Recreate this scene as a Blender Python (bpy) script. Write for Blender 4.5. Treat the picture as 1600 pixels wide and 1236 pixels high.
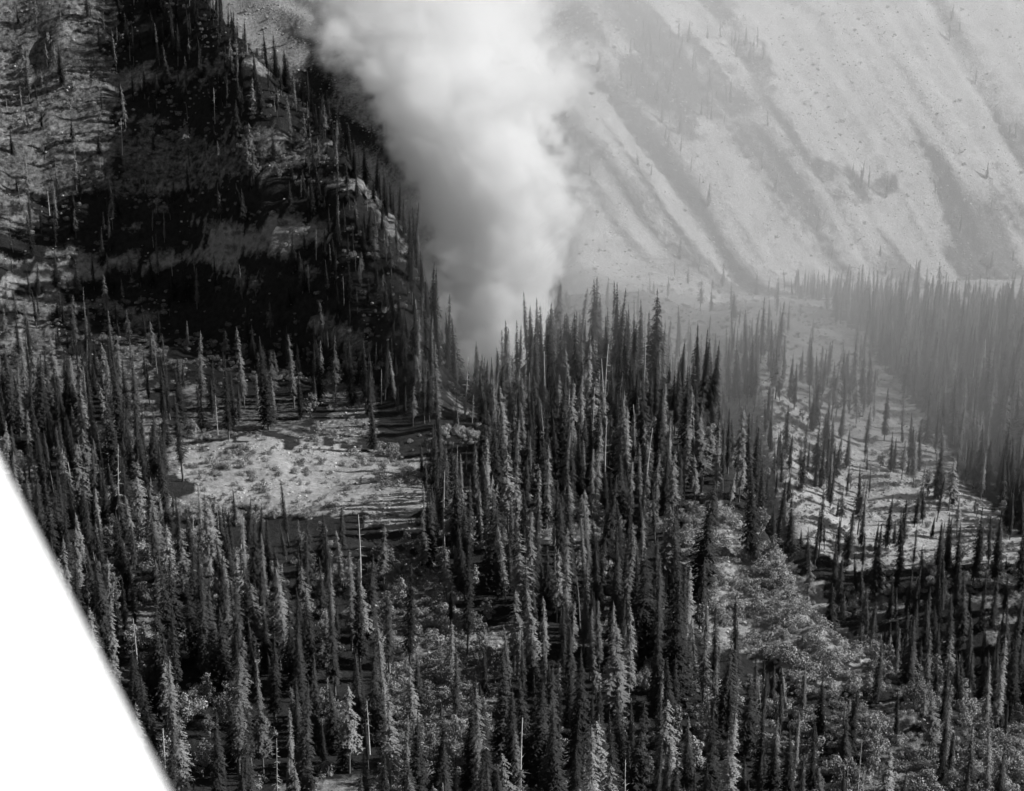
import bpy, math, random
import numpy as np
from mathutils import Vector, noise as mnoise
from mathutils.bvhtree import BVHTree

for o in list(bpy.data.objects):
    bpy.data.objects.remove(o)
scene = bpy.context.scene
C = scene.collection
rad = math.radians

# ------------------------------------------------------------------ camera
CAM_Z = 400.0                       # metres above the valley datum
PITCH = 18.0                        # degrees below the horizon
F = 2537.0                          # focal length in pixels of a 1600 px wide picture
cam = bpy.data.cameras.new('camera')
cam.sensor_width = 36.0
cam.lens = 36.0 * F / 1600.0
cam.clip_start = 0.2
cam.clip_end = 6000.0
cam.dof.use_dof = True
cam.dof.focus_distance = 700.0
cam.dof.aperture_fstop = 1.5
cam_o = bpy.data.objects.new('camera', cam)
cam_o.location = (0, 0, CAM_Z)
cam_o.rotation_euler = (rad(90 - PITCH), 0, 0)
C.objects.link(cam_o)
scene.camera = cam_o

# ------------------------------------------------------------------ sky and sun (a monochrome photograph: grey light)
SUN_EL, SUN_AZ = 32.0, 4.0         # elevation; degrees beyond "due right" (away from the camera)
world = bpy.data.worlds.new('World')
scene.world = world
world.use_nodes = True
wn, wl = world.node_tree.nodes, world.node_tree.links
wn.clear()
sky = wn.new('ShaderNodeTexSky')
sky.sky_type = 'NISHITA'
sky.sun_disc = False
sky.sun_elevation = rad(SUN_EL)
sky.sun_rotation = rad(90 - SUN_AZ)
bw = wn.new('ShaderNodeRGBToBW')
bg = wn.new('ShaderNodeBackground')
bg.inputs['Strength'].default_value = 0.05
wo = wn.new('ShaderNodeOutputWorld')
wl.new(sky.outputs[0], bw.inputs[0])
wl.new(bw.outputs[0], bg.inputs['Color'])
wl.new(bg.outputs[0], wo.inputs['Surface'])

sun = bpy.data.lights.new('sun', 'SUN')
sun.energy = 5.0
sun.angle = rad(0.5)
sun.color = (1, 1, 1)
sun_o = bpy.data.objects.new('sun', sun)
to_sun = Vector((math.cos(rad(SUN_EL)) * math.cos(rad(SUN_AZ)), math.cos(rad(SUN_EL)) * math.sin(rad(SUN_AZ)), math.sin(rad(SUN_EL))))
sun_o.rotation_euler = to_sun.to_track_quat('Z', 'Y').to_euler()
sun_o.location = (0, 0, 900)
C.objects.link(sun_o)

scene.view_settings.view_transform = 'Standard'
scene.view_settings.look = 'None'
scene.view_settings.exposure = 0.5
scene.view_settings.gamma = 1.0
scene.view_settings.use_curve_mapping = False
cy = scene.cycles
cy.use_denoising = True
try:
    cy.denoiser = 'OPENIMAGEDENOISE'
except Exception:
    pass
cy.max_bounces = 26
cy.diffuse_bounces = 2
cy.glossy_bounces = 1
cy.volume_bounces = 24
cy.volume_step_rate = 1.0
cy.volume_max_steps = 256
cy.use_adaptive_sampling = True
cy.adaptive_threshold = 0.04

rng = np.random.default_rng(11)
random.seed(11)

# ------------------------------------------------------------------ helpers
CP, SP = math.cos(rad(PITCH)), math.sin(rad(PITCH))

def tan_dep(v):
    return math.tan(rad(PITCH) + math.atan((v - 618.0) / F))

def zrow(d, v):
    """height (relative to the camera) at distance d that is seen at row v"""
    return -d * tan_dep(v)

def project(x, y, z):
    """world (z absolute) -> picture column, row, depth"""
    zr = z - CAM_Z
    s = y * CP - zr * SP
    h = zr * CP + y * SP
    return 800 + F * x / s, 618 - F * h / s, s

def tag(o, label=None, cat=None, group=None, kind=None):
    if label: o['label'] = label
    if cat: o['category'] = cat
    if group: o['group'] = group
    if kind: o['kind'] = kind
    return o

def mesh_from(name, verts, faces, mat=None, smooth=False):
    me = bpy.data.meshes.new(name)
    me.from_pydata([tuple(map(float, v)) for v in verts], [], [tuple(int(i) for i in f) for f in faces])
    me.update()
    if smooth:
        me.polygons.foreach_set('use_smooth', [True] * len(me.polygons))
    if mat:
        me.materials.append(mat)
    return me

def link(name, data, parent=None):
    o = bpy.data.objects.new(name, data)
    C.objects.link(o)
    if parent:
        o.parent = parent
    return o

# ---- numpy value noise
_perm = np.random.default_rng(5).integers(0, 2 ** 31, 4096)
def _h(ix, iy, seed):
    k = (ix * 73856093) ^ (iy * 19349663) ^ (seed * 83492791)
    return (_perm[k & 4095] % 65536) / 65535.0
def vnoise(x, y, seed=0):
    x = np.asarray(x, float); y = np.asarray(y, float)
    ix = np.floor(x).astype(np.int64); iy = np.floor(y).astype(np.int64)
    fx = x - ix; fy = y - iy
    fx = fx * fx * (3 - 2 * fx); fy = fy * fy * (3 - 2 * fy)
    a = _h(ix, iy, seed); b = _h(ix + 1, iy, seed); c = _h(ix, iy + 1, seed); d = _h(ix + 1, iy + 1, seed)
    return (a * (1 - fx) + b * fx) * (1 - fy) + (c * (1 - fx) + d * fx) * fy
def fbm(x, y, octs=4, seed=0):
    s = 0; a = 0.5; t = 0
    for i in range(octs):
        s = s + a * vnoise(x * 2 ** i, y * 2 ** i, seed + i * 7); t += a; a *= 0.5
    return s / t
def sstep(a, b, x):
    t = np.clip((x - a) / (b - a), 0, 1)
    return t * t * (3 - 2 * t)

# ------------------------------------------------------------------ materials
def new_mat(name):
    m = bpy.data.materials.new(name)
    m.use_nodes = True
    return m, m.node_tree.nodes, m.node_tree.links

def grey_mat(name, lo, hi, scale=3.0, rough=0.9, translucent=0.0, per_object=True, spec=0.15):
    m, n, l = new_mat(name)
    b = n['Principled BSDF']
    b.inputs['Roughness'].default_value = rough
    b.inputs['Specular IOR Level'].default_value = spec
    tc = n.new('ShaderNodeTexCoord')
    nz = n.new('ShaderNodeTexNoise'); nz.inputs['Scale'].default_value = scale; nz.inputs['Detail'].default_value = 4
    l.new(tc.outputs['Object'], nz.inputs['Vector'])
    mr = n.new('ShaderNodeMapRange'); mr.inputs[1].default_value = 0.3; mr.inputs[2].default_value = 0.7
    mr.inputs[3].default_value = lo; mr.inputs[4].default_value = hi
    l.new(nz.outputs['Fac'], mr.inputs[0])
    out = mr.outputs[0]
    if per_object:
        oi = n.new('ShaderNodeObjectInfo')
        m2 = n.new('ShaderNodeMapRange'); m2.inputs[3].default_value = 0.6; m2.inputs[4].default_value = 1.4
        l.new(oi.outputs['Random'], m2.inputs[0])
        mm = n.new('ShaderNodeMath'); mm.operation = 'MULTIPLY'
        l.new(out, mm.inputs[0]); l.new(m2.outputs[0], mm.inputs[1]); out = mm.outputs[0]
    l.new(out, b.inputs['Base Color'])
    return m

M_needle = grey_mat('conifer_needles', 0.02, 0.05, 6.0)
M_needle_pale = grey_mat('sparse_needles', 0.11, 0.21, 6.0)
M_bark = grey_mat('conifer_bark', 0.08, 0.18, 20.0)
M_dead = grey_mat('weathered_dead_wood', 0.28, 0.45, 20.0)
M_leaf = grey_mat('broadleaf_foliage', 0.14, 0.26, 4.0)
M_brush = grey_mat('dry_brush', 0.14, 0.40, 2.0)
M_rock = grey_mat('pale_rock', 0.25, 0.42, 2.0)

def terrain_mat():
    m, n, l = new_mat('hillside_ground')
    b = n['Principled BSDF']
    b.inputs['Roughness'].default_value = 0.95
    b.inputs['Specular IOR Level'].default_value = 0.1
    at = n.new('ShaderNodeAttribute'); at.attribute_name = 'bare'
    tc = n.new('ShaderNodeTexCoord')
    n1 = n.new('ShaderNodeTexNoise'); n1.inputs['Scale'].default_value = 0.35; n1.inputs['Detail'].default_value = 8; n1.inputs['Roughness'].default_value = 0.7
    l.new(tc.outputs['Object'], n1.inputs['Vector'])
    n2 = n.new('ShaderNodeTexNoise'); n2.inputs['Scale'].default_value = 0.05; n2.inputs['Detail'].default_value = 6
    l.new(tc.outputs['Object'], n2.inputs['Vector'])
    def mr(src, a, bb, c, d):
        k = n.new('ShaderNodeMapRange'); k.inputs[1].default_value = a; k.inputs[2].default_value = bb; k.inputs[3].default_value = c; k.inputs[4].default_value = d
        l.new(src, k.inputs[0]); return k.outputs[0]
    def mth(op, a, c):
        k = n.new('ShaderNodeMath'); k.operation = op
        for i, s in enumerate((a, c)):
            if isinstance(s, float): k.inputs[i].default_value = s
            else: l.new(s, k.inputs[i])
        return k.outputs[0]
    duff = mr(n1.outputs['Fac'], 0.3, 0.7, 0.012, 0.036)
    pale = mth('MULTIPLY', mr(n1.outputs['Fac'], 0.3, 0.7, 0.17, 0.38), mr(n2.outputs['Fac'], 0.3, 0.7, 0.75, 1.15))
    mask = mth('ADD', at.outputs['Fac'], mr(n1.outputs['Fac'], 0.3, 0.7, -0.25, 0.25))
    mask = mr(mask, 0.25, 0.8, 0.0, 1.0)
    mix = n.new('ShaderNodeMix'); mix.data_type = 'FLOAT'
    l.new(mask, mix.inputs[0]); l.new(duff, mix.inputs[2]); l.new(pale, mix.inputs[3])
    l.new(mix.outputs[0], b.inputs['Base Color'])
    bp = n.new('ShaderNodeBump'); bp.inputs['Strength'].default_value = 0.8; bp.inputs['Distance'].default_value = 1.2
    l.new(n1.outputs['Fac'], bp.inputs['Height']); l.new(bp.outputs[0], b.inputs['Normal'])
    return m
M_ground = terrain_mat()

# ------------------------------------------------------------------ terrain
# Cross-sections of the valley along lines of sight: crest of the near bench / left hill,
# the ravine behind it, the open middle slope, then the far mountainside.
#      column, crest distance, crest height(row)
CREST = [(-700, 1040, -200), (-300, 1040, -160), (0, 1010, -80), (300, 985, -60), (400, 915, 60), (480, 875, 165), (560, 830, 250),
         (620, 795, 340), (660, 770, 430), (700, 745, 570), (740, 732, 625), (790, 735, 600), (830, 742, 562), (880, 738, 538), (940, 725, 528), (1010, 700, 565),
         (1120, 640, 650), (1160, 580, 745), (1210, 505, 850), (1300, 440, 985), (1400, 412, 1060), (1500, 395, 1115), (1600, 380, 1170), (2000, 350, 1300), (2500, 330, 1400)]

def col_profile(u):
    global vnoise
    cu = [c[0] for c in CREST]
    dc = float(np.interp(u, cu, [c[1] for c in CREST]))
    vc = float(np.interp(u, cu, [c[2] for c in CREST]))
    zc = zrow(dc, vc) + (1.0 if u < 1250 else 0.3) * (7.0 * (float(vnoise(u / 38.0, 3.3, 151)) - 0.5) + 3.5 * (float(vnoise(u / 15.0, 7.1, 153)) - 0.5))
    dc += 26 * (float(vnoise(u / 45.0, 9.7, 157)) - 0.5)
    left = float(np.interp(u, [620, 740], [1, 0]))                     # part of the steep left hill
    pts = [(120, -208), (min(220, dc - 160), -211), (min(330, dc - 110), -216), (min(450, dc - 70), -221)]
    foot = min(float(np.interp(u, [-700, 0, 150, 300, 450, 560, 640, 720], [760, 770, 790, 780, 725, 680, 650, 632])), dc - 28)
    pts.append((foot, -223 * left + (1 - left) * (-222 if foot > 600 else zc - 1.5)))
    z4 = zc + (-223 - zc) * 0.50
    d4 = foot + (dc - foot) * 0.46
    pts.append((d4, z4))
    pts.append((dc, zc))
    # behind the crest: ravine
    rd = float(np.interp(u, [-700, 600, 800, 1100, 1300, 2500], [1200, 960, 800, 730, 560, 480]))
    rz = float(np.interp(u, [-700, 600, 800, 1100, 1300, 2500], [-150, -235, -262, -290, -305, -330]))
    rd = max(rd, dc + 45)
    pts.append((rd, rz))
    # middle slope
    b1 = max(rd + 60, float(np.interp(u, [900, 1200, 1600], [800, 690, 640])))
    pts.append((b1, zrow(b1, float(np.interp(u, [700, 1000, 1200, 1350, 1600, 2500], [640, 620, 745, 830, 880, 1000])))))
    b2 = max(b1 + 70, float(np.interp(u, [900, 1200, 1600], [870, 780, 760])))
    pts.append((b2, zrow(b2, float(np.interp(u, [700, 1000, 1200, 1350, 1600, 2500], [560, 540, 610, 690, 740, 850])))))
    b3 = max(b2 + 110, float(np.interp(u, [900, 1200, 1600], [980, 930, 930])))
    pts.append((b3, zrow(b3, float(np.interp(u, [700, 1000, 1200, 1350, 1600, 2500], [480, 460, 515, 545, 560, 620])))))
    # dip, then the far mountainside, running back to the right
    sh = (u - 1300) * 0.62
    q0 = max(b3 + 70, 1130 + sh * 0.6)
    pts.append((q0, pts[-1][1] - 26))
    q1 = max(q0 + 90, 1420 + sh)
    vv = 440 if u > 1100 else 420
    pts.append((q1, zrow(q1, vv)))
    for i, v in enumerate((250, 70, -90, -230)):
        q = q1 + 150 * (i + 1)
        pts.append((q, zrow(q, v)))
    pts.append((q1 + 1100, pts[-1][1] + 60))
    return pts

UG = np.arange(-900, 2700, 9.0)
DN = np.concatenate([np.arange(130, 680, 2.6), np.arange(680, 1120, 3.6), np.arange(1120, 2500, 8.0)])
def smooth_interp(xs, ys, x):
    # monotone cubic (pchip)
    xs = np.array(xs, float); ys = np.array(ys, float)
    h = np.diff(xs); dl = np.diff(ys) / h
    m = np.zeros(len(xs)); m[0] = dl[0]; m[-1] = dl[-1]
    for i in range(1, len(xs) - 1):
        if dl[i - 1] * dl[i] > 0:
            w1 = 2 * h[i] + h[i - 1]; w2 = h[i] + 2 * h[i - 1]
            m[i] = (w1 + w2) / (w1 / dl[i - 1] + w2 / dl[i])
    k = np.clip(np.searchsorted(xs, x) - 1, 0, len(xs) - 2)
    t = (x - xs[k]) / h[k]
    t = np.clip(t, 0, 1)
    return ((1 + 2 * t) * (1 - t) ** 2 * ys[k] + t * (1 - t) ** 2 * h[k] * m[k] + t * t * (3 - 2 * t) * ys[k + 1] + t * t * (t - 1) * h[k] * m[k + 1])

ZG = np.stack([smooth_interp(*zip(*col_profile(u)), DN) for u in UG])        # [u, d]
for _ in range(3):                                                           # soften between sections
    ZG[1:-1] = 0.25 * ZG[:-2] + 0.5 * ZG[1:-1] + 0.25 * ZG[2:]
AG = (UG - 800) / F * 1.045                                                   # x = a * d
X = AG[:, None] * DN[None, :]
Y = np.repeat(DN[None, :], len(UG), 0)
# relief
ZG = ZG + (fbm(X / 60, Y / 60, 4, 3) - 0.5) * 9 * sstep(340, 480, Y) + (fbm(X / 14, Y / 14, 3, 9) - 0.5) * (1.2 + 1.2 * sstep(380, 480, Y))
# rock ledges on the lower left hill
led = sstep(640, 655, Y) * (1 - sstep(840, 870, Y)) * sstep(-230, -190, X) * (1 - sstep(-60, -40, X))
step = 9.0
zz = ZG / step; fz = zz - np.floor(zz)
terr = (np.floor(zz) + sstep(0.55, 1.0, fz)) * step
ZG = ZG * (1 - 0.6 * led) + terr * 0.6 * led
rough = sstep(660, 720, Y) * (1 - sstep(1000, 1060, Y)) * (1 - sstep(-60, -20, X))
ZG = ZG + rough * ((fbm(X / 7, Y / 9, 4, 171) - 0.5) * 6.0 + (1 - np.abs(2 * vnoise(X / 22, Y / 15, 173) - 1)) * 3.0)
# gullies down the far mountainside (falling to the right and towards the camera)
far = sstep(1150, 1350, Y)
cc = (X + Y) / 1.414; ff = (X - Y) / 1.414
wob = (fbm(X / 180, Y / 180, 3, 21) - 0.5) * 120
g1 = 1 - np.abs(2 * vnoise((cc + wob) / 70, ff / 420, 31) - 1)
g2 = 1 - np.abs(2 * vnoise((cc + wob * 0.6) / 26, ff / 200, 37) - 1)
g3 = fbm(cc / 12, ff / 60, 3, 44)
g4 = fbm(cc / 5, ff / 40, 3, 47)
ZG = ZG + far * (-(g1 ** 2) * 6 - (g2 ** 2) * 4 + (g3 - 0.5) * 5 + (g4 - 0.5) * 3)
mid = sstep(640, 720, Y) * (1 - sstep(1000, 1150, Y)) * sstep(60, 140, X)
ZG = ZG + mid * (-(g2 ** 2) * 4)
ZW = ZG + CAM_Z

def ground(x, y):
    """height of the terrain at world x, y (arrays)"""
    a = np.asarray(x) / np.asarray(y)
    fu = np.clip((a - AG[0]) / (AG[1] - AG[0]), 0, len(AG) - 1.001)
    fd = np.clip(np.interp(y, DN, np.arange(len(DN))), 0, len(DN) - 1.001)
    iu = fu.astype(int); idd = fd.astype(int); tu = fu - iu; td = fd - idd
    return (ZW[iu, idd] * (1 - tu) * (1 - td) + ZW[iu + 1, idd] * tu * (1 - td) + ZW[iu, idd + 1] * (1 - tu) * td + ZW[iu + 1, idd + 1] * tu * td)

# ---- ground cover: where the slope is open and pale (1) or forest floor (0)
def in_poly(u, v, poly):
    u = np.asarray(u); v = np.asarray(v)
    r = np.zeros(u.shape, bool)
    n = len(poly); j = n - 1
    for i in range(n):
        (x1, y1), (x2, y2) = poly[i], poly[j]
        c = ((y1 > v) != (y2 > v)) & (u < (x2 - x1) * (v - y1) / (y2 - y1 + 1e-9) + x1)
        r ^= c; j = i
    return r

OPEN = [  # (polygon seen from the air, nearest distance, farthest distance, how bare)
    ([(262, 700), (400, 684), (520, 696), (655, 718), (658, 790), (640, 830), (560, 812), (500, 812), (430, 800), (300, 770)], 440, 660, 1.0),
    ([(280, 615), (480, 622), (480, 678), (280, 684)], 600, 760, 0.36),
    ([(500, 590), (585, 600), (590, 690), (500, 690)], 600, 740, 0.55),
    ([(160, 490), (215, 490), (240, 640), (290, 700), (180, 700), (190, 600)], 600, 760, 0.62),
    ([(15, 430), (330, 385), (440, 340), (515, 345), (515, 372), (430, 400), (330, 405), (15, 460)], 640, 900, 0.8),
    ([(330, 370), (445, 335), (445, 390), (340, 410)], 640, 900, 0.9),
    ([(-200, -100), (175, -100), (175, 300), (-200, 370)], 700, 1200, 0.47),
    ([(180, 200), (500, 230), (500, 262), (180, 320)], 700, 1000, 0.42),
    ([(1060, 800), (1120, 770), (1170, 835), (1240, 885), (1370, 1050), (1290, 1075), (1150, 1010), (1075, 900)], 380, 660, 0.95),
    ([(1340, 1090), (1440, 1090), (1460, 1250), (1330, 1250)], 300, 440, 0.5),
    ([(1505, 1050), (1700, 1110), (1700, 1250), (1560, 1160)], 300, 440, 0.45),
    ([(820, 790), (950, 800), (950, 850), (820, 850)], 400, 640, 0.5),
    ([(590, 860), (680, 880), (760, 1000), (780, 1240), (600, 1240)], 300, 600, 0.5),
    ([(860, 300), (1230, 440), (1345, 520), (1430, 630), (1510, 760), (1620, 850), (1900, 930), (1900, 1010), (1620, 930), (1480, 940), (1350, 905), (1260, 855), (1185, 790), (1100, 600), (900, 560)], 640, 1100, 1.0),
]
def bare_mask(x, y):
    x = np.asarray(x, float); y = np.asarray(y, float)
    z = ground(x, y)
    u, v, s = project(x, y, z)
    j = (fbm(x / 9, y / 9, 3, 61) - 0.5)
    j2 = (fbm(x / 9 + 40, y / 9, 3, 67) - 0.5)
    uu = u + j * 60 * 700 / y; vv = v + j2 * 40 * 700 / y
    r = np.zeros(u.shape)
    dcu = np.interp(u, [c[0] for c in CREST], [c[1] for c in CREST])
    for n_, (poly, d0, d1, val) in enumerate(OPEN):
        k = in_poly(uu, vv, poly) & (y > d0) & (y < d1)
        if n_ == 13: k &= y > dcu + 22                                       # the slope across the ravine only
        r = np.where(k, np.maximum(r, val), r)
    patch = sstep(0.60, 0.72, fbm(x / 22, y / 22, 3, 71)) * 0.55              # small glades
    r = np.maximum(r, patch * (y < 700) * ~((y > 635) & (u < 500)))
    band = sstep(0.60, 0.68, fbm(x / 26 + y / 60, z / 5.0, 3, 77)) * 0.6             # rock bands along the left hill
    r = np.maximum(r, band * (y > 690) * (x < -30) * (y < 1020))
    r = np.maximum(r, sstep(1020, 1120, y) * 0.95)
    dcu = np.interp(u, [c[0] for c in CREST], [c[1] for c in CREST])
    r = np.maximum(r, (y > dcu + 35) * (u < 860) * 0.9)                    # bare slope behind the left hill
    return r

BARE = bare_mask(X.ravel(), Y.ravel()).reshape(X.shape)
dark_far = sstep(0.56, 0.70, fbm(cc / 55, ff / 130, 4, 83)) * far              # scrub in the far gullies
uf, vf, _ = project(X, Y, ZW)
jf = (fbm(X / 40, Y / 40, 4, 91) - 0.5) * 90
FAR_SCRUB = ([(985, 60), (1190, 60), (1205, 190), (1130, 175), (1085, 220), (1030, 205), (950, 150)], [(1220, 235), (1310, 255), (1340, 280), (1400, 265), (1405, 305), (1330, 320), (1260, 290)], [(1235, 435), (1330, 450), (1330, 500), (1250, 480)])
for poly in FAR_SCRUB:
    dark_far = np.maximum(dark_far, (in_poly(uf + jf, vf + jf * 0.5, poly) & (Y > 1120)) * sstep(0.36, 0.56, 0.5 * fbm(X / 16, Y / 16, 4, 93) + 0.5 * fbm(cc / 20, ff / 90, 3, 95)) * 1.1)
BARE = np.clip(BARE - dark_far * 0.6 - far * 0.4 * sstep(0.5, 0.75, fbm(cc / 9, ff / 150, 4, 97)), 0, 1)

def terrain_piece(name, i0, i1, label):
    xs, ys, zs, bs = (A[:, i0:i1] for A in (X, Y, ZW, BARE))
    nu, nd = xs.shape
    verts = np.stack([xs, ys, zs], -1).reshape(-1, 3)
    idx = np.arange(nu * nd).reshape(nu, nd)
    q = np.stack([idx[:-1, :-1], idx[1:, :-1], idx[1:, 1:], idx[:-1, 1:]], -1).reshape(-1, 4)
    me = bpy.data.meshes.new(name)
    me.vertices.add(len(verts)); me.vertices.foreach_set('co', verts.ravel())
    me.loops.add(q.size); me.loops.foreach_set('vertex_index', q.ravel())
    me.polygons.add(len(q)); me.polygons.foreach_set('loop_start', np.arange(0, q.size, 4)); me.polygons.foreach_set('loop_total', np.full(len(q), 4))
    me.polygons.foreach_set('use_smooth', np.ones(len(q), bool))
    at = me.attributes.new('bare', 'FLOAT', 'POINT'); at.data.foreach_set('value', bs.ravel())
    me.update(calc_edges=True); me.validate()
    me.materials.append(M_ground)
    o = link(name, me)
    tag(o, label, None, None, 'structure')
    return o, verts, q
k1 = int(np.searchsorted(DN, 1125))
near_o, nv, nq = terrain_piece('hillside', 0, k1 + 1, 'steep wooded hillside with a bare pale clearing and ledges')
far_o, fv, fq = terrain_piece('mountainside', k1, len(DN), 'far pale mountainside scored by gullies')
bvh = BVHTree.FromPolygons([tuple(p) for p in nv], [tuple(map(int, f)) for f in nq])

# ------------------------------------------------------------------ tree models (height 1, scaled when placed)
def tube(verts, faces, pts, radii, n=6):
    b = len(verts)
    for p, r in zip(pts, radii):
        for k in range(n):
            a = 2 * math.pi * k / n
            verts.append((p[0] + r * math.cos(a), p[1] + r * math.sin(a), p[2]))
    for i in range(len(pts) - 1):
        for k in range(n):
            faces.append((b + i * n + k, b + i * n + (k + 1) % n, b + (i + 1) * n + (k + 1) % n, b + (i + 1) * n + k))
    faces.append(tuple(b + (len(pts) - 1) * n + k for k in range(n)))

def limb(verts, faces, p0, p1, r0, r1):
    p0 = Vector(p0); p1 = Vector(p1); d = (p1 - p0).normalized()
    s = d.cross(Vector((0.1, 0.2, 1))).normalized(); t = d.cross(s)
    b = len(verts)
    for p, r in ((p0, r0), (p1, r1)):
        for k in range(3):
            a = 2 * math.pi * k / 3
            verts.append(tuple(p + s * (r * math.cos(a)) + t * (r * math.sin(a))))
    for k in range(3):
        faces.append((b + k, b + (k + 1) % 3, b + 3 + (k + 1) % 3, b + 3 + k))
    faces.append((b + 3, b + 4, b + 5))

def trunk_axis(R, bend, broken=1.0):
    a = R.uniform(0, 6.28); n = 7
    pts = []
    for i in range(n):
        t = i / (n - 1) * broken
        pts.append((bend * math.cos(a) * t * t, bend * math.sin(a) * t * t, t - 0.02))
    return pts

def conifer(seed, width, bare, whorls, gap, droop=0.55, flat=0.75):
    R = random.Random(seed)
    ax = trunk_axis(R, 0.02)
    def at(t):
        i = min(int(t * 6), 5); f = t * 6 - i
        return [ax[i][k] * (1 - f) + ax[i + 1][k] * f for k in range(3)]
    tv, tf = [], []
    tube(tv, tf, ax, [0.0115 * (1 - 0.93 * i / 6) + 0.0006 for i in range(7)])
    v, f = [], []
    prof = [R.uniform(0.75, 1.2) for _ in range(9)]
    sect = [R.uniform(0.65, 1.15) for _ in range(6)]
    for w in range(whorls):
        t = (w + R.random() * 0.6) / whorls
        z = bare + (1 - bare) * t
        c = at(min(z, 0.999))
        r0 = width * ((1 - t) ** flat) * (0.45 + 0.55 * min(1, t * 7)) * prof[int(t * 8)] + 0.006
        k = 8 if t < 0.6 else 6
        off = R.uniform(0, 6.28)
        for j in range(k):
            if R.random() < gap: continue
            a = off + 6.283 * (j + R.uniform(-0.3, 0.3)) / k
            r = r0 * R.uniform(0.65, 1.2) * sect[int((a % 6.283) / 6.284 * 6)]
            ca, sa = math.cos(a), math.sin(a)
            dz = -droop * r * R.uniform(0.5, 1.2)
            lift = 0.10 * r
            def P(rr, ss, h):
                return (c[0] + ca * rr - sa * ss, c[1] + sa * rr + ca * ss, c[2] + h)
            # a bough: pairs of drooping twigs along a limb, and a tip
            for g in range(4):
                q = 0.22 + 0.24 * g + R.uniform(-0.06, 0.06)
                h0 = lift * (1 - q) + dz * q * q
                tw = r * (0.42 - 0.24 * q) * R.uniform(0.7, 1.25) + 0.003
                for side in (-1, 1):
                    if R.random() < 0.12: continue
                    b = len(v)
                    e = q + R.uniform(0.10, 0.24)
                    v += [P((q - 0.12) * r, 0, h0 + 0.10 * tw), P((q + 0.12) * r, side * 0.1 * tw, h0 - 0.30 * tw), P(e * r, side * tw, h0 - R.uniform(0.25, 0.8) * tw)]
                    f.append((b, b + 1, b + 2))
            b = len(v)
            v += [P(0.75 * r, 0.10 * r, dz * 0.6), P(0.75 * r, -0.10 * r, dz * 0.6), P(1.06 * r, 0, dz * R.uniform(0.7, 1.1)), P(0.1 * r, 0, lift)]
            f += [(b, b + 1, b + 2), (b + 1, b, b + 3)]
    # leader
    b = len(v); c = at(0.98)
    for kk in range(3):
        a = kk * 2.094
        v.append((c[0] + 0.006 * math.cos(a), c[1] + 0.006 * math.sin(a), 0.95))
    v.append((c[0], c[1], 1.005)); f += [(b, b + 1, b + 3), (b + 1, b + 2, b + 3), (b + 2, b, b + 3)]
    return (tv, tf), (v, f)

def snag(seed, broken, nb):
    R = random.Random(seed)
    ax = trunk_axis(R, 0.035, broken)
    tv, tf = [], []
    tube(tv, tf, ax, [0.0135 * (1 - 0.8 * i / 6) for i in range(7)])
    v, f = [], []
    for i in range(nb):
        t = R.uniform(0.25, 0.97); k = min(int(t * 6), 5); q = t * 6 - k
        c = [ax[k][m] * (1 - q) + ax[k + 1][m] * q for m in range(3)]
        a = R.uniform(0, 6.28); L = 0.10 * (1.15 - t) * R.uniform(0.4, 1.2) + 0.012
        e = (c[0] + L * math.cos(a), c[1] + L * math.sin(a), c[2] + L * R.uniform(-0.5, 0.25))
        limb(v, f, c, e, 0.0028, 0.0008)
    return (tv, tf), (v, f)

def broadleaf(seed, width):
    R = random.Random(seed)
    tv, tf = [], []
    ax = [(0, 0, -0.03), (0.01, 0.0, 0.2), (0.02, 0.015, 0.45), (0.01, 0.02, 0.75)]
    tube(tv, tf, ax, [0.024, 0.018, 0.012, 0.004])
    v, f = [], []
    cl = []
    for i in range(16):
        z = R.uniform(0.25, 0.92); rr = width * math.sqrt(max(0.05, 1 - ((z - 0.5) / 0.5) ** 2)) * R.uniform(0.2, 0.9)
        a = R.uniform(0, 6.28)
        cl.append((rr * math.cos(a), rr * math.sin(a), z, R.uniform(0.07, 0.14)))
        limb(tv, tf, (0.015, 0.01, z * 0.6), (rr * math.cos(a) * 0.9, rr * math.sin(a) * 0.9, z), 0.006, 0.002)
    for (x, y, z, s) in cl:
        for i in range(60):
            d = Vector((R.gauss(0, 1), R.gauss(0, 1), R.gauss(0, 0.8))).normalized() * s * R.uniform(0.5, 1.05)
            p = Vector((x, y, z)) + d
            n = (d.normalized() + Vector((R.uniform(-.6, .6), R.uniform(-.6, .6), R.uniform(-.2, .8)))).normalized()
            t = n.orthogonal().normalized(); q = n.cross(t); e = R.uniform(0.012, 0.025)
            b = len(v)
            v += [tuple(p + t * e), tuple(p + q * e), tuple(p - t * e), tuple(p - q * e)]
            f.append((b, b + 1, b + 2, b + 3))
    return (tv, tf), (v, f)

KINDS = []   # (name, trunk mesh, crown mesh, joined mesh, second part name)
def add_kind(name, geo, mt, mc, part):
    (tv, tf), (v, f) = geo
    tm = mesh_from(name + '_trunk', tv, tf, mt, True)
    cm = mesh_from(name + '_' + part, v, f, mc)
    jm = mesh_from(name + '_whole', tv + v, tf + [tuple(i + len(tv) for i in q) for q in f])
    jm.materials.append(mt); jm.materials.append(mc)
    jm.polygons.foreach_set('material_index', [0] * len(tf) + [1] * len(f))
    KINDS.append((name, tm, cm, jm, part))
add_kind('conifer_tree', conifer(1, 0.100, 0.10, 58, 0.10), M_bark, M_needle, 'crown')
add_kind('conifer_tree', conifer(2, 0.080, 0.16, 60, 0.14), M_bark, M_needle, 'crown')
add_kind('conifer_tree', conifer(3, 0.135, 0.08, 52, 0.16), M_bark, M_needle, 'crown')
add_kind('conifer_tree', conifer(4, 0.070, 0.24, 56, 0.18, flat=0.6), M_bark, M_needle, 'crown')
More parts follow.
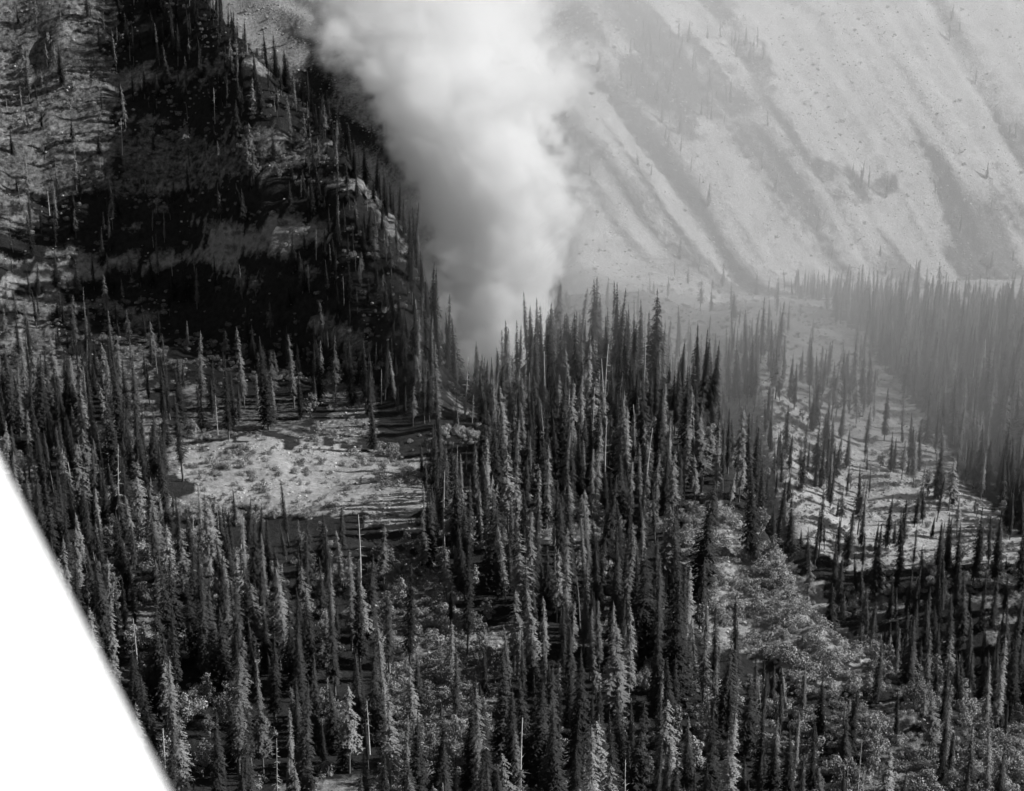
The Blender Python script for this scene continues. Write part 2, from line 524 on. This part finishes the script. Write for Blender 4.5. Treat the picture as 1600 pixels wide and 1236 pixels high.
add_kind('conifer_tree', conifer(5, 0.105, 0.30, 40, 0.38, flat=0.5), M_bark, M_needle_pale, 'crown')
add_kind('conifer_tree', conifer(6, 0.060, 0.18, 54, 0.26, flat=0.45), M_bark, M_needle_pale, 'crown')
add_kind('dead_tree', snag(7, 1.0, 34), M_dead, M_dead, 'branches')
add_kind('dead_tree', snag(8, 0.7, 18), M_dead, M_dead, 'branches')
add_kind('broadleaf_tree', broadleaf(9, 0.34), M_bark, M_leaf, 'crown')
add_kind('broadleaf_tree', broadleaf(10, 0.26), M_bark, M_leaf, 'crown')

# ------------------------------------------------------------------ where the trees stand
def jitter_grid(x0, x1, y0, y1, s):
    gx, gy = np.meshgrid(np.arange(x0, x1, s), np.arange(y0, y1, s))
    gx = gx + rng.uniform(-0.46, 0.46, gx.shape) * s; gy = gy + rng.uniform(-0.46, 0.46, gy.shape) * s
    return gx.ravel(), gy.ravel()

def place(y0, y1, s, ulo=-80, uhi=1680):
    x, y = jitter_grid(-0.40 * y1, 0.40 * y1, y0, y1, s)
    z = ground(x, y)
    u, v, dp = project(x, y, z)
    k = (u > ulo) & (u < uhi) & (v > -160) & (v < 1500)
    return x[k], y[k], z[k], u[k], v[k]

CLEAR = [(0, 0.93), (1, 0.25), (2, 0.6), (5, 0.8), (8, 0.78), (9, 0.3), (10, 0.4), (13, 0.12)]
px, py, pz, pk, ph = [], [], [], [], []
def keep(x, y, z, kind, h):
    px.append(x); py.append(y); pz.append(z); pk.append(kind); ph.append(h)

for (y0, y1, s) in ((300, 700, 7.2), (700, 1130, 6.6)):
    x, y, z, u, v = place(y0, y1, s)
    b = bare_mask(x, y)
    clump = fbm(x / 30, y / 30, 3, 101)
    r = rng.random(len(x))
    dens = (1 - sstep(0.3, 0.75, b)) * (0.25 + 1.1 * clump) * np.where((x < -30) & (y > 690), np.where(u > 470, 1.25, 0.72), 1.05) + 0.03
    on_mid = (y > 640) & (b > 0.8) & (x > 20)
    dens = np.where(on_mid, np.where(u < 1240, np.where(v > 640, 0.5, np.where(v > 600, 0.18, 0.03)), np.where(v < 590, 0.06, 0.22 + 0.5 * sstep(0.48, 0.60, clump))), dens)
    dens = np.where(in_poly(u, v, OPEN[0][0]) & (y < 660), 0.006, dens)
    dens = np.where(in_poly(u, v, [(585, 590), (720, 640), (720, 730), (585, 705)]), dens * 0.35, dens)
    dens = np.where(in_poly(u, v, [(225, 470), (490, 470), (490, 695), (275, 695)]) & (y > 630), dens * 0.22, dens)
    dens = np.where((u > 685) & (u < 830) & (y > 675), dens * 0.35, dens)
    spur = (u >= 830) & (u < 1040) & (y > 650) & (y < np.interp(u, [c[0] for c in CREST], [c[1] for c in CREST]) + 22)
    dens = np.where(spur, 0.95, dens)
    belt = (u > 1010) & (u < 1225) & (v > 535 + 0.35 * (u - 1010) * (u < 1120)) & (y > 620) & (y < 900)   # belt of trees down the ravine wall
    dens = np.where(belt, 0.9, dens)          # thinned where the fire has burnt
    rav = (y > 530) & (y < 760) & (b < 0.4) & (u > 1180)
    dens = np.where(rav, 0.95, dens)
    k = r < dens
    rav = rav[k]; spur = spur[k]
    x, y, z, u, v, b, clump = (q[k] for q in (x, y, z, u, v, b, clump))
    q = rng.random(len(x)); kk = rng.choice(6, len(x), p=[.22, .19, .13, .14, .14, .18])
    kk = np.where(q < 0.045, 6, kk); kk = np.where((q > 0.045) & (q < 0.07), 7, kk)
    bl = in_poly(u, v, [(590, 860), (700, 880), (790, 1000), (790, 1240), (600, 1240)]) | in_poly(u, v, [(1360, 1040), (1480, 1060), (1600, 1060), (1600, 1240), (1340, 1240)]) | in_poly(u, v, [(200, 1000), (320, 1020), (330, 1240), (230, 1240)])
    kk = np.where(bl & (rng.random(len(x)) < 0.55), rng.integers(8, 10, len(x)), kk)
    kk = np.where((~bl) & (b > 0.35) & (q > 0.8), rng.integers(8, 10, len(x)), kk)
    kk = np.where((~bl) & (y < 640) & (q > 0.88), rng.integers(8, 10, len(x)), kk)
    kk = np.where(((kk == 6) | (kk == 7)) & (b > 0.5), 1, kk)
    kk = np.where(rav, kk % 4, kk)
    h = rng.normal(23, 6.5, len(x)).clip(7, 38) * (0.75 + 0.5 * clump)
    h = np.where(kk >= 8, rng.uniform(6, 12, len(x)), h)
    h = np.where(spur & (kk < 8), h.clip(17, 40) * 1.15, h)
    h = np.where((kk == 6) | (kk == 7), h * 0.9, h)
    h = np.where((u > 1180) & (y < 540) & (kk < 8), h * 0.75, h)                  # stunted along the exposed ridge
    h = np.where((u < 640) & (y > 690), h * 0.70, h)                 # shorter wood high on the left hill
    h = np.where((y > 640) & (b > 0.8) & (x > 20), h * 0.85, h)
    # crowns do not close over the open ground one sees from the air
    drop = np.zeros(len(x), bool)
    for ci, pr in CLEAR:
        poly, d0, d1 = OPEN[ci][0], OPEN[ci][1], OPEN[ci][2]
        for fr in (0.45, 0.8):
            uc, vc, _ = project(x, y, z + h * fr)
            drop |= in_poly(uc, vc, poly) & (y < d1) & (rng.random(len(x)) < pr)
    x, y, z, kk, h = (q[~drop] for q in (x, y, z, kk, h))
    keep(x, y, z, kk, h)
# scattered trees and scrub low on the far mountainside
x, y, z, u, v = place(1130, 2000, 10.0)
g = np.clip(fbm((x + y) / 1.414 / 55, (x - y) / 1.414 / 130, 4, 83), 0, 1)
gu, gv, _ = project(x, y, z)
clump_far = in_poly(gu, gv, FAR_SCRUB[0]) | in_poly(gu, gv, FAR_SCRUB[1]) | in_poly(gu, gv, FAR_SCRUB[2])
k = rng.random(len(x)) < np.where(clump_far, 0.8 * sstep(0.38, 0.55, fbm(x / 40, y / 40, 3, 201)), sstep(0.56, 0.68, g) * 0.08)
x, y, z = x[k], y[k], z[k]
keep(x, y, z, rng.choice(4, len(x)), rng.uniform(10, 24, len(x)))
px, py, pz, pk, ph = (np.concatenate(q) for q in (px, py, pz, pk, ph))
N = len(px)
spin = rng.uniform(0, 2 * math.pi, N)
fat = rng.uniform(0.85, 1.2, N)

# ---- which trees show largest: a coarse picture-plane coverage count, near to far
GW, GH = 400, 309
owner = np.full((GH, GW), -1, int)
ut, vt, _ = project(px, py, pz + ph)
ub, vb, sb = project(px, py, pz)
wpx = np.where(pk >= 8, 0.30, np.where(pk >= 6, 0.03, 0.085)) * ph * F / sb
vis = np.zeros(N, bool)
for i in range(N):
    p = Vector((px[i], py[i], pz[i] + ph[i] * 0.75)); o = Vector((0, 0, CAM_Z)); d = p - o
    hit = bvh.ray_cast(o, d.normalized(), d.length - 1.0)
    vis[i] = hit[0] is None
for i in np.argsort(py):
    if not vis[i]: continue
    t0, b0 = vt[i] / 4, vb[i] / 4
    r0, r1 = int(max(0, t0)), int(min(GH - 1, b0))
    for r in range(r0, r1 + 1):
        w = wpx[i] / 4 * min(1.0, (r - t0 + 0.4) / max(1, b0 - t0) * 1.3)
        c0, c1 = int(max(0, ub[i] / 4 - w)), int(min(GW - 1, ub[i] / 4 + w))
        if c1 >= c0:
            seg = owner[r, c0:c1 + 1]
            seg[seg < 0] = i
# the white wing covers the bottom left corner
cnt = np.bincount(owner[owner >= 0], minlength=N).astype(float)
under_wing = (ub < 0 + (vt - 726) * 0.51) & (vt > 700)
cnt[under_wing] = 0
chosen = []
for grp, limit in (((0, 1, 2, 3, 4, 5), 300), ((6, 7), 60), ((8, 9), 60)):
    idx = np.where(np.isin(pk, grp) & (cnt > 6))[0]
    idx = idx[np.argsort(-cnt[idx])][:limit]
    chosen += list(idx)
chosen_set = np.zeros(N, bool); chosen_set[chosen] = True

# ------------------------------------------------------------------ the forest mass: one scattered object per kind of cover
lib = bpy.data.collections.new('tree_models')          # not linked to the scene: only the source of the scatter
for i, (name, tm, cm, jm, part) in enumerate(KINDS):
    o = bpy.data.objects.new('model_%02d' % i, jm); lib.objects.link(o)

def scatter(name, pts, scales, rots, which, coll, label, cat):
    me = bpy.data.meshes.new(name)
    me.vertices.add(len(pts)); me.vertices.foreach_set('co', np.asarray(pts, float).ravel())
    for an, ty, data, key in (('scl', 'FLOAT_VECTOR', np.asarray(scales, float).ravel(), 'vector'), ('rot', 'FLOAT_VECTOR', np.asarray(rots, float).ravel(), 'vector'), ('which', 'INT', np.asarray(which, int), 'value')):
        at = me.attributes.new(an, ty, 'POINT'); at.data.foreach_set(key, data)
    o = link(name, me)
    ng = bpy.data.node_groups.new(name + '_nodes', 'GeometryNodeTree')
    ng.interface.new_socket('Geometry', in_out='INPUT', socket_type='NodeSocketGeometry')
    ng.interface.new_socket('Geometry', in_out='OUTPUT', socket_type='NodeSocketGeometry')
    gi = ng.nodes.new('NodeGroupInput'); go = ng.nodes.new('NodeGroupOutput')
    ci = ng.nodes.new('GeometryNodeCollectionInfo'); ci.inputs['Collection'].default_value = coll
    ci.inputs['Separate Children'].default_value = True; ci.inputs['Reset Children'].default_value = True
    ip = ng.nodes.new('GeometryNodeInstanceOnPoints'); ip.inputs['Pick Instance'].default_value = True
    mp = ng.nodes.new('GeometryNodeMeshToPoints')
    def attr(an, ty):
        a = ng.nodes.new('GeometryNodeInputNamedAttribute'); a.data_type = ty; a.inputs['Name'].default_value = an
        return a.outputs['Attribute']
    e2r = ng.nodes.new('FunctionNodeEulerToRotation')
    L = ng.links
    L.new(gi.outputs[0], mp.inputs['Mesh']); L.new(mp.outputs['Points'], ip.inputs['Points'])
    L.new(ci.outputs[0], ip.inputs['Instance']); L.new(attr('which', 'INT'), ip.inputs['Instance Index'])
    L.new(attr('rot', 'FLOAT_VECTOR'), e2r.inputs[0]); L.new(e2r.outputs[0], ip.inputs['Rotation'])
    L.new(attr('scl', 'FLOAT_VECTOR'), ip.inputs['Scale']); L.new(ip.outputs[0], go.inputs[0])
    md = o.modifiers.new('scatter', 'NODES'); md.node_group = ng
    tag(o, label, cat, None, 'stuff')
    return o

def forest(name, sel, label):
    i = np.where(sel & ~chosen_set)[0]
    pts = np.stack([px[i], py[i], pz[i] - 0.3], -1)
    s = np.stack([ph[i] * fat[i], ph[i] * fat[i], ph[i]], -1)
    rt = np.stack([rng.normal(0, 0.04, len(i)), rng.normal(0, 0.04, len(i)), spin[i]], -1)
    scatter(name, pts, s, rt, pk[i], lib, label, 'forest')
sel_mid = (py > 560) & (px > 0.02 * py) & ((np.interp(ub, [c[0] for c in CREST], [c[1] for c in CREST]) + 25) < py)
forest('forest', ~sel_mid & (py < 1130), 'dense dark conifer forest covering the near hillside')
forest('hazy_forest', sel_mid & (py < 1130), 'hazy grey conifer forest on the slope across the ravine')
forest('mountain_forest', py >= 1130, 'sparse small trees dotted over the far pale mountainside')

# ------------------------------------------------------------------ brush, grass clumps and stones on open ground
lib2 = bpy.data.collections.new('brush_models')
def clump_mesh(name, seed, n, spread, tall, mat):
    R = random.Random(seed); v, f = [], []
    for i in range(n):
        a = R.uniform(0, 6.28); r = spread * math.sqrt(R.random()); z = tall * R.uniform(0.2, 0.9) * (1 - 0.5 * r / spread)
        p = Vector((r * math.cos(a), r * math.sin(a), z)); nn = Vector((R.gauss(0, 1), R.gauss(0, 1), R.gauss(0.5, 1))).normalized()
        t = nn.orthogonal().normalized(); q = nn.cross(t); e = R.uniform(0.12, 0.28); b = len(v)
        v += [tuple(p + t * e), tuple(p + q * e * 0.7), tuple(p - t * e), tuple(p - q * e * 0.7)]; f.append((b, b + 1, b + 2, b + 3))
    return mesh_from(name, v, f, mat)
def shrub_mesh(name, seed, mat):
    R = random.Random(seed); v, f = [], []
    lobes = [(R.uniform(-.5, .5), R.uniform(-.5, .5), R.uniform(0.25, 0.55), R.uniform(0.4, 0.65)) for _ in range(5)]
    for (x, y, z, s) in lobes:
        for i in range(84):
            d = Vector((R.gauss(0, 1), R.gauss(0, 1), R.gauss(0.25, 0.8))).normalized()
            p = Vector((x, y, z)) + d * s * R.uniform(0.8, 1.08)
            nn = (d + Vector((R.gauss(0, .35), R.gauss(0, .35), R.gauss(0, .35)))).normalized()
            t = nn.orthogonal().normalized(); q = nn.cross(t); e = R.uniform(0.045, 0.10); b = len(v)
            v += [tuple(p + t * e), tuple(p + q * e * 0.7), tuple(p - t * e), tuple(p - q * e * 0.7)]; f.append((b, b + 1, b + 2, b + 3))
    return mesh_from(name, v, f, mat)
def stone_mesh(name, seed):
    R = random.Random(seed)
    import bmesh
    bm = bmesh.new(); bmesh.ops.create_icosphere(bm, subdivisions=2, radius=0.6)
    for vv in bm.verts:
        n = mnoise.noise(vv.co * 2.1 + Vector((seed, 0, 0)))
        vv.co *= 1 + 0.45 * n; vv.co.z *= 0.7
    me = bpy.data.meshes.new(name); bm.to_mesh(me); bm.free(); me.materials.append(M_rock)
    return me
for i in range(3):
    lib2.objects.link(bpy.data.objects.new('model_%02d' % i, shrub_mesh('brush_%d' % i, 40 + i, M_brush)))
for i in range(2):
    lib2.objects.link(bpy.data.objects.new('model_%02d' % (3 + i), stone_mesh('stone_%d' % i, 50 + i)))

def cover(name, y0, y1, s, keepf, pstone, smin, smax, label):
    x, y, z, u, v = place(y0, y1, s)
    b = bare_mask(x, y)
    k = keepf(x, y, u, v, b) & (v > -20) & (v < 1260)
    x, y, z = x[k], y[k], z[k]
    w = np.where(rng.random(len(x)) < pstone, rng.integers(3, 5, len(x)), rng.integers(0, 3, len(x)))
    sc = smin + (smax - smin) * rng.random(len(x)) ** 1.8
    sc = np.where(w >= 3, sc * 0.6, sc)
    scatter(name, np.stack([x, y, z], -1), np.stack([sc] * 3, -1), np.stack([x * 0, x * 0, rng.uniform(0, 6.28, len(x))], -1), w, lib2, label, 'brush')
def in_ridge(u, v):
    return in_poly(u, v, OPEN[8][0]) | in_poly(u, v, OPEN[12][0]) | ((u > 1220) & (v > 1040))
cover('brush', 400, 760, 1.8, lambda x, y, u, v, b: (b > 0.4) & (rng.random(len(x)) < 0.15 + 0.7 * sstep(0.42, 0.62, fbm(x / 7, y / 7, 3, 131))), 0.62, 0.35, 1.9, 'low pale brush and rubble on the open clearing and ledges')
cover('hill_brush', 700, 1010, 2.8, lambda x, y, u, v, b: (x < -20) & (rng.random(len(x)) < 0.10 + 0.8 * sstep(0.48, 0.62, fbm(x / 12, y / 12, 3, 133))), 0.25, 0.6, 2.6, 'tufts of brush and broken rock over the left hill')
cover('shrubbery', 300, 640, 2.4, lambda x, y, u, v, b: (rng.random(len(x)) < np.where(in_ridge(u, v), 0.72, 0.55 * sstep(0.50, 0.62, fbm(x / 16, y / 16, 3, 135)))), 0.03, 0.9, 3.3, 'rounded shrubs between the near conifers and along the ridge')
cover('scrub', 640, 1120, 2.8, lambda x, y, u, v, b: (b > 0.5) & (x > 0) & (rng.random(len(x)) < 0.12 + 0.7 * sstep(0.42, 0.62, fbm(x / 14, y / 14, 3, 137))), 0.75, 0.4, 2.4, 'scattered scrub on the open slope across the ravine')
cover('scree', 1125, 1950, 5.0, lambda x, y, u, v, b: (rng.random(len(x)) < 0.25 + 0.7 * sstep(0.4, 0.62, fbm((x + y) / 40, (x - y) / 120, 3, 139))), 0.93, 1.0, 3.6, 'pale boulders and scrub strewn over the far mountainside')

# ------------------------------------------------------------------ single trees (the ones that show largest)
def zone_of(u, v, y, mid_slope):
    if mid_slope: return 'on the hazy slope across the ravine'
    if v < 420 and u < 640: return 'high on the dark hill'
    if v < 690 and u < 270: return 'at the foot of the hill'
    if v < 690 and u < 560: return 'just above the pale clearing'
    if v < 690 and u < 760: return 'beside the foot of the smoke'
    if v < 740 and u < 960: return 'in front of the smoke'
    if v < 800 and u < 1200: return 'on the hazy spur'
    if u < 270 and v < 900: return 'between white wing and clearing'
    if u < 420 and v < 1080: return 'just past the white wing'
    if u < 660 and v < 960: return 'directly below the clearing'
    if u < 900 and v < 960: return 'on the bench beside the clearing'
    if u < 1180 and v < 980: return 'below the hazy spur'
    if u >= 1180 and v < 1090: return 'along the pale ridge'
    if u < 420: return 'at the bottom beside the wing'
    if u < 700: return 'at the bottom below the clearing'
    if u < 1000: return 'at the bottom below the smoke'
    if u < 1300: return 'at the bottom below the ridge'
    return 'in the lower corner past the ridge'
ORD = ['first', 'second', 'third', 'fourth', 'fifth', 'sixth', 'seventh', 'eighth', 'ninth', 'tenth', 'eleventh', 'twelfth', 'thirteenth', 'fourteenth', 'fifteenth',
       'sixteenth', 'seventeenth', 'eighteenth', 'nineteenth', 'twentieth']
def look(i):
    k = pk[i]
    if k >= 8: return ('tall' if ph[i] > 9 else 'low') + ' pale leafy broadleaf tree'
    if k >= 6: return ('bare grey dead tree' if k == 6 else 'broken-topped dead trunk')
    big = 'tall' if ph[i] > 25 else ('short' if ph[i] < 18 else 'medium')
    form = {0: 'dark conifer', 1: 'dark slim conifer', 2: 'dark broad conifer', 3: 'dark columnar conifer', 4: 'pale thin-crowned conifer', 5: 'pale narrow conifer'}[int(k)]
    return big + ' ' + form
TENS = ['twenty', 'thirty', 'forty', 'fifty', 'sixty', 'seventy', 'eighty', 'ninety']
for t in TENS:
    if t != 'twenty': ORD.append(t[:-1] + 'ieth')
    ORD += [t + '-' + w for w in ORD[:9]]
buckets = {}
for i in chosen:
    key = (look(i), zone_of(ub[i], vb[i], py[i], bool(sel_mid[i])))
    buckets.setdefault(key, []).append(i)
for (lk, zn), lst in buckets.items():
    lst.sort(key=lambda i: ub[i])
    for n, i in enumerate(lst):
        name, tm, cm, jm, part = KINDS[int(pk[i])]
        e = link(name, None)
        e.empty_display_size = 1.0
        e.location = (px[i], py[i], pz[i] - 0.3)
        e.rotation_euler = (float(rng.normal(0, 0.04)), float(rng.normal(0, 0.04)), spin[i])
        e.scale = (ph[i] * fat[i], ph[i] * fat[i], ph[i])
        t = link('trunk', tm, e); c = link(part, cm, e)
        if part == 'branches': c['kind'] = 'stuff'
        if len(lst) == 1: lab = f'the only {lk} {zn}'
        else: lab = f'{ORD[n]} {lk} from the left {zn}'
        tag(e, lab, 'tree', {'conifer_tree': 'conifers of the near forest', 'dead_tree': 'dead trees in the forest', 'broadleaf_tree': 'pale broadleaf trees'}[name])

# ------------------------------------------------------------------ aircraft wing close to the lens, lower left
def cam_point(u, v, d):
    """point seen at picture column u, row v, at horizontal distance d"""
    yc = -(v - 618) / F; xc = (u - 800) / F
    s = d / (CP + yc * SP)
    return Vector((xc * s, d, CAM_Z + s * (-SP + yc * CP)))
tip = cam_point(-420, -98, 4.6)
root = cam_point(520, 1746, 2.1)
span = (tip - root)
chord_dir = Vector((-1, -0.55, 0)).normalized()
nrm = span.cross(chord_dir).normalized()
if nrm.z < 0: nrm = -nrm
def airfoil(n=18, thick=0.12):
    up, lo = [], []
    for i in range(n + 1):
        t = (1 - math.cos(math.pi * i / n)) / 2
        y = 5 * thick * (0.2969 * math.sqrt(t) - 0.126 * t - 0.3516 * t * t + 0.2843 * t ** 3 - 0.1036 * t ** 4)
        up.append((t, y + 0.02 * math.sin(math.pi * t))); lo.append((t, -y + 0.02 * math.sin(math.pi * t)))
    return up + lo[-2:0:-1]
def wing_section(prof, t0, t1, name, mat, parent, c0=1.5, c1=1.25, seg=12):
    v, f = [], []; m = len(prof)
    for s in range(seg + 1):
        q = t0 + (t1 - t0) * s / seg
        c = c0 + (c1 - c0) * q; base = root + span * q
        for (t, h) in prof:
            v.append(base + chord_dir * (t * c) + nrm * (h * c))
    for s in range(seg):
        for k in range(m):
            f.append((s * m + k, s * m + (k + 1) % m, (s + 1) * m + (k + 1) % m, (s + 1) * m + k))
    f.append(tuple(range(m - 1, -1, -1))); f.append(tuple(seg * m + k for k in range(m)))
    me = mesh_from(name, v, f, mat, True)
    return link(name, me, parent)
M_wing = grey_mat('white_wing_paint', 0.78, 0.84, 1.5, rough=0.35, per_object=False, spec=0.5)
wing = bpy.data.objects.new('aircraft_wing', None); C.objects.link(wing)
tag(wing, 'white painted aircraft wing, out of focus, cutting across the lower left corner', 'aircraft wing')
prof = airfoil()
front = [(t, h) for (t, h) in prof if t <= 0.72]
rear = [(t, h * 0.97) for (t, h) in prof if t > 0.72]
wing.location = root
for part in (wing_section(front, 0.0, 1.0, 'wing_skin', M_wing, wing), wing_section(rear, 0.05, 0.95, 'aileron', M_wing, wing)):
    part.location = -root

# ------------------------------------------------------------------ smoke column rising from the fire behind the notch
def volume_mat(name, albedo, aniso=0.0, step=1.0):
    m, n, l = new_mat(name)
    n.remove(n['Principled BSDF'])
    pv = n.new('ShaderNodeVolumePrincipled')
    pv.inputs['Color'].default_value = (albedo,) * 3 + (1,)
    pv.inputs['Density'].default_value = 1.0
    pv.inputs['Anisotropy'].default_value = aniso
    l.new(pv.outputs[0], n['Material Output'].inputs['Volume'])
    m.cycles.volume_step_rate = step
    return m

class Field:
    """node helper: a density worked out once on a voxel grid"""
    def __init__(self, name, lo, hi, res, mat):
        self.ng = bpy.data.node_groups.new(name + '_nodes', 'GeometryNodeTree')
        self.ng.interface.new_socket('Geometry', in_out='INPUT', socket_type='NodeSocketGeometry')
        self.ng.interface.new_socket('Geometry', in_out='OUTPUT', socket_type='NodeSocketGeometry')
        N_ = self.ng.nodes; N_.new('NodeGroupInput'); self.out = N_.new('NodeGroupOutput')
        self.cube = N_.new('GeometryNodeVolumeCube')
        self.cube.inputs['Min'].default_value = lo; self.cube.inputs['Max'].default_value = hi
        for a, r in zip('XYZ', res): self.cube.inputs['Resolution ' + a].default_value = int(r)
        sm = N_.new('GeometryNodeSetMaterial'); sm.inputs['Material'].default_value = mat
        self.ng.links.new(self.cube.outputs[0], sm.inputs[0]); self.ng.links.new(sm.outputs[0], self.out.inputs[0])
        self.pos = N_.new('GeometryNodeInputPosition').outputs[0]
        sx = N_.new('ShaderNodeSeparateXYZ'); self.ng.links.new(self.pos, sx.inputs[0]); self.x, self.y, self.z = sx.outputs
        vol = bpy.data.volumes.new(name); vol.materials.append(mat)
        self.o = link(name, vol)
        md = self.o.modifiers.new('density', 'NODES'); md.node_group = self.ng
    def math(self, op, a, b=None, c=None):
        k = self.ng.nodes.new('ShaderNodeMath'); k.operation = op
        for i, q in enumerate((a, b, c)):
            if q is None: continue
            if isinstance(q, (int, float)): k.inputs[i].default_value = q
            else: self.ng.links.new(q, k.inputs[i])
        return k.outputs[0]
    def noise(self, scale, detail, rough=0.55, dist=0.0):
        k = self.ng.nodes.new('ShaderNodeTexNoise'); k.inputs['Scale'].default_value = scale; k.inputs['Detail'].default_value = detail
        k.inputs['Roughness'].default_value = rough; k.inputs['Distortion'].default_value = dist
        self.ng.links.new(self.pos, k.inputs['Vector']); return k.outputs[0]
    def ramp(self, src, a, b, c, d, smooth=False):
        k = self.ng.nodes.new('ShaderNodeMapRange')
        for i, q in enumerate((a, b, c, d)): k.inputs[1 + i].default_value = q
        if smooth: k.interpolation_type = 'SMOOTHSTEP'
        self.ng.links.new(src, k.inputs[0]); return k.outputs[0]
    def along(self, t, pts):
        """value following t in 0..1 through the points (t, value)"""
        vals = [p[1] for p in pts]; lo, hi = min(vals) - 1, max(vals) + 1
        k = self.ng.nodes.new('ShaderNodeFloatCurve'); cv = k.mapping.curves[0]
        P = [(p[0], (p[1] - lo) / (hi - lo)) for p in pts]
        cv.points[0].location = P[0]; cv.points[1].location = P[-1]
        for q in P[1:-1]: cv.points.new(*q)
        k.mapping.update(); self.ng.links.new(t, k.inputs['Value'])
        return self.ramp(k.outputs[0], 0, 1, lo, hi)
    def density(self, src):
        self.ng.links.new(src, self.cube.inputs['Density'])

#        row,  left, right edge columns, distance
PLUME = [(660, 700, 800, 772), (590, 680, 832, 782), (545, 662, 850, 792), (500, 656, 862, 805), (450, 664, 874, 820), (400, 672, 884, 830), (350, 668, 884, 840),
         (300, 656, 884, 850), (250, 636, 882, 860), (200, 604, 878, 872), (150, 566, 876, 885), (100, 530, 880, 900), (50, 494, 884, 915), (0, 462, 890, 930), (-60, 430, 900, 950), (-140, 400, 915, 975), (-240, 370, 930, 1000)]
rows = np.array([p[0] for p in PLUME][::-1], float)
rings = []
for v in np.linspace(660, -240, 46):
    L = np.interp(v, rows, [p[1] for p in PLUME][::-1]); Rr = np.interp(v, rows, [p[2] for p in PLUME][::-1]); dd = np.interp(v, rows, [p[3] for p in PLUME][::-1])
    a = cam_point(L, v, dd); b = cam_point(Rr, v, dd)
    c = (a + b) / 2; w = (b - a).length / 2
    rings.append(((c.x, c.y, c.z), w * 1.10, min(w, 60) * 1.0))
M_smoke = volume_mat('smoke', 0.999, 0.0, 1.5)
Z0, Z1 = rings[0][0][2] - 12, rings[-1][0][2] + 12
xs0 = min(c[0] - 1.4 * a for c, a, b in rings); xs1 = max(c[0] + 1.4 * a for c, a, b in rings)
ys0 = min(c[1] - 1.4 * b for c, a, b in rings); ys1 = max(c[1] + 1.4 * b for c, a, b in rings)
VOX = 2.3
S = Field('smoke', (xs0, ys0, Z0), (xs1, ys1, Z1), ((xs1 - xs0) / VOX, (ys1 - ys0) / VOX, (Z1 - Z0) / VOX), M_smoke)
zt = S.ramp(S.z, Z0, Z1, 0, 1)
sel = list(range(0, len(rings), 4)) + [len(rings) - 1]
def ring_curve(fn):
    return S.along(zt, [((rings[i][0][2] - Z0) / (Z1 - Z0), fn(rings[i])) for i in sel])
cx = ring_curve(lambda r: r[0][0]); cyy = ring_curve(lambda r: r[0][1]); rx = ring_curve(lambda r: r[1]); ry = ring_curve(lambda r: r[2])
ex = S.math('DIVIDE', S.math('SUBTRACT', S.x, cx), rx)
ey = S.math('DIVIDE', S.math('SUBTRACT', S.y, cyy), ry)
tt = S.math('SQRT', S.math('ADD', S.math('MULTIPLY', ex, ex), S.math('MULTIPLY', ey, ey)))
edge = S.math('SUBTRACT', 1.0, tt)
nz = S.math('SUBTRACT', S.noise(0.030, 6, 0.62, 0.4), 0.5)
nz2 = S.math('SUBTRACT', S.noise(0.075, 5, 0.6, 0.6), 0.5)
val = S.math('ADD', S.math('MULTIPLY', edge, 1.9), S.math('ADD', S.math('MULTIPLY', nz, 3.4), S.math('MULTIPLY', nz2, 2.6)))
crisp = S.ramp(val, 0.20, 0.40, 0.0, 0.17, True)                   # firm billows low down
soft = S.ramp(val, 0.10, 0.75, 0.0, 0.032, True)                    # looser smoke higher up
up = S.ramp(zt, 0.25, 0.75, 0.0, 1.0, True)
dens = S.math('ADD', S.math('MULTIPLY', crisp, S.math('SUBTRACT', 1.0, up)), S.math('MULTIPLY', soft, up))
rim = S.ramp(edge, -0.32, -0.05, 0.0, 1.0, True)
S.density(S.math('MULTIPLY', dens, rim))
smoke = S.o
tag(smoke, 'dense white smoke column billowing up from the fire behind the ridge', 'smoke', None, 'stuff')

# thin grey smoke drifting over the ravine and the slope beyond it
M_drift = volume_mat('thin_smoke', 0.80, 0.0, 2.0)
S = Field('smoke_haze', (-400, 380, 20), (900, 1700, 392), (65, 66, 16), M_drift)
front = S.math('MULTIPLY_ADD', S.x, -0.30, S.y)
ramp = S.math('MULTIPLY', S.ramp(front, 590.0, 740.0, 0.0, 1.0, True), S.ramp(S.x, -60.0, 40.0, 0.0, 1.0, True))
back = S.ramp(S.y, 950.0, 1250.0, 1.0, 0.12, True)
puff = S.ramp(S.noise(0.006, 3), 0.35, 0.65, 0.6, 1.35)
S.density(S.math('MULTIPLY', S.math('MULTIPLY', S.math('MULTIPLY', ramp, back), puff), 0.0026))
drift = S.o
tag(drift, 'thin smoke haze hanging over the ravine and the far slopes', 'smoke', None, 'stuff')
print('TREES', N, 'chosen', len(chosen), 'visible', int((cnt > 6).sum()), [int(np.isin(pk[chosen], g).sum()) for g in ((0,1,2,3,4,5),(6,7),(8,9))])
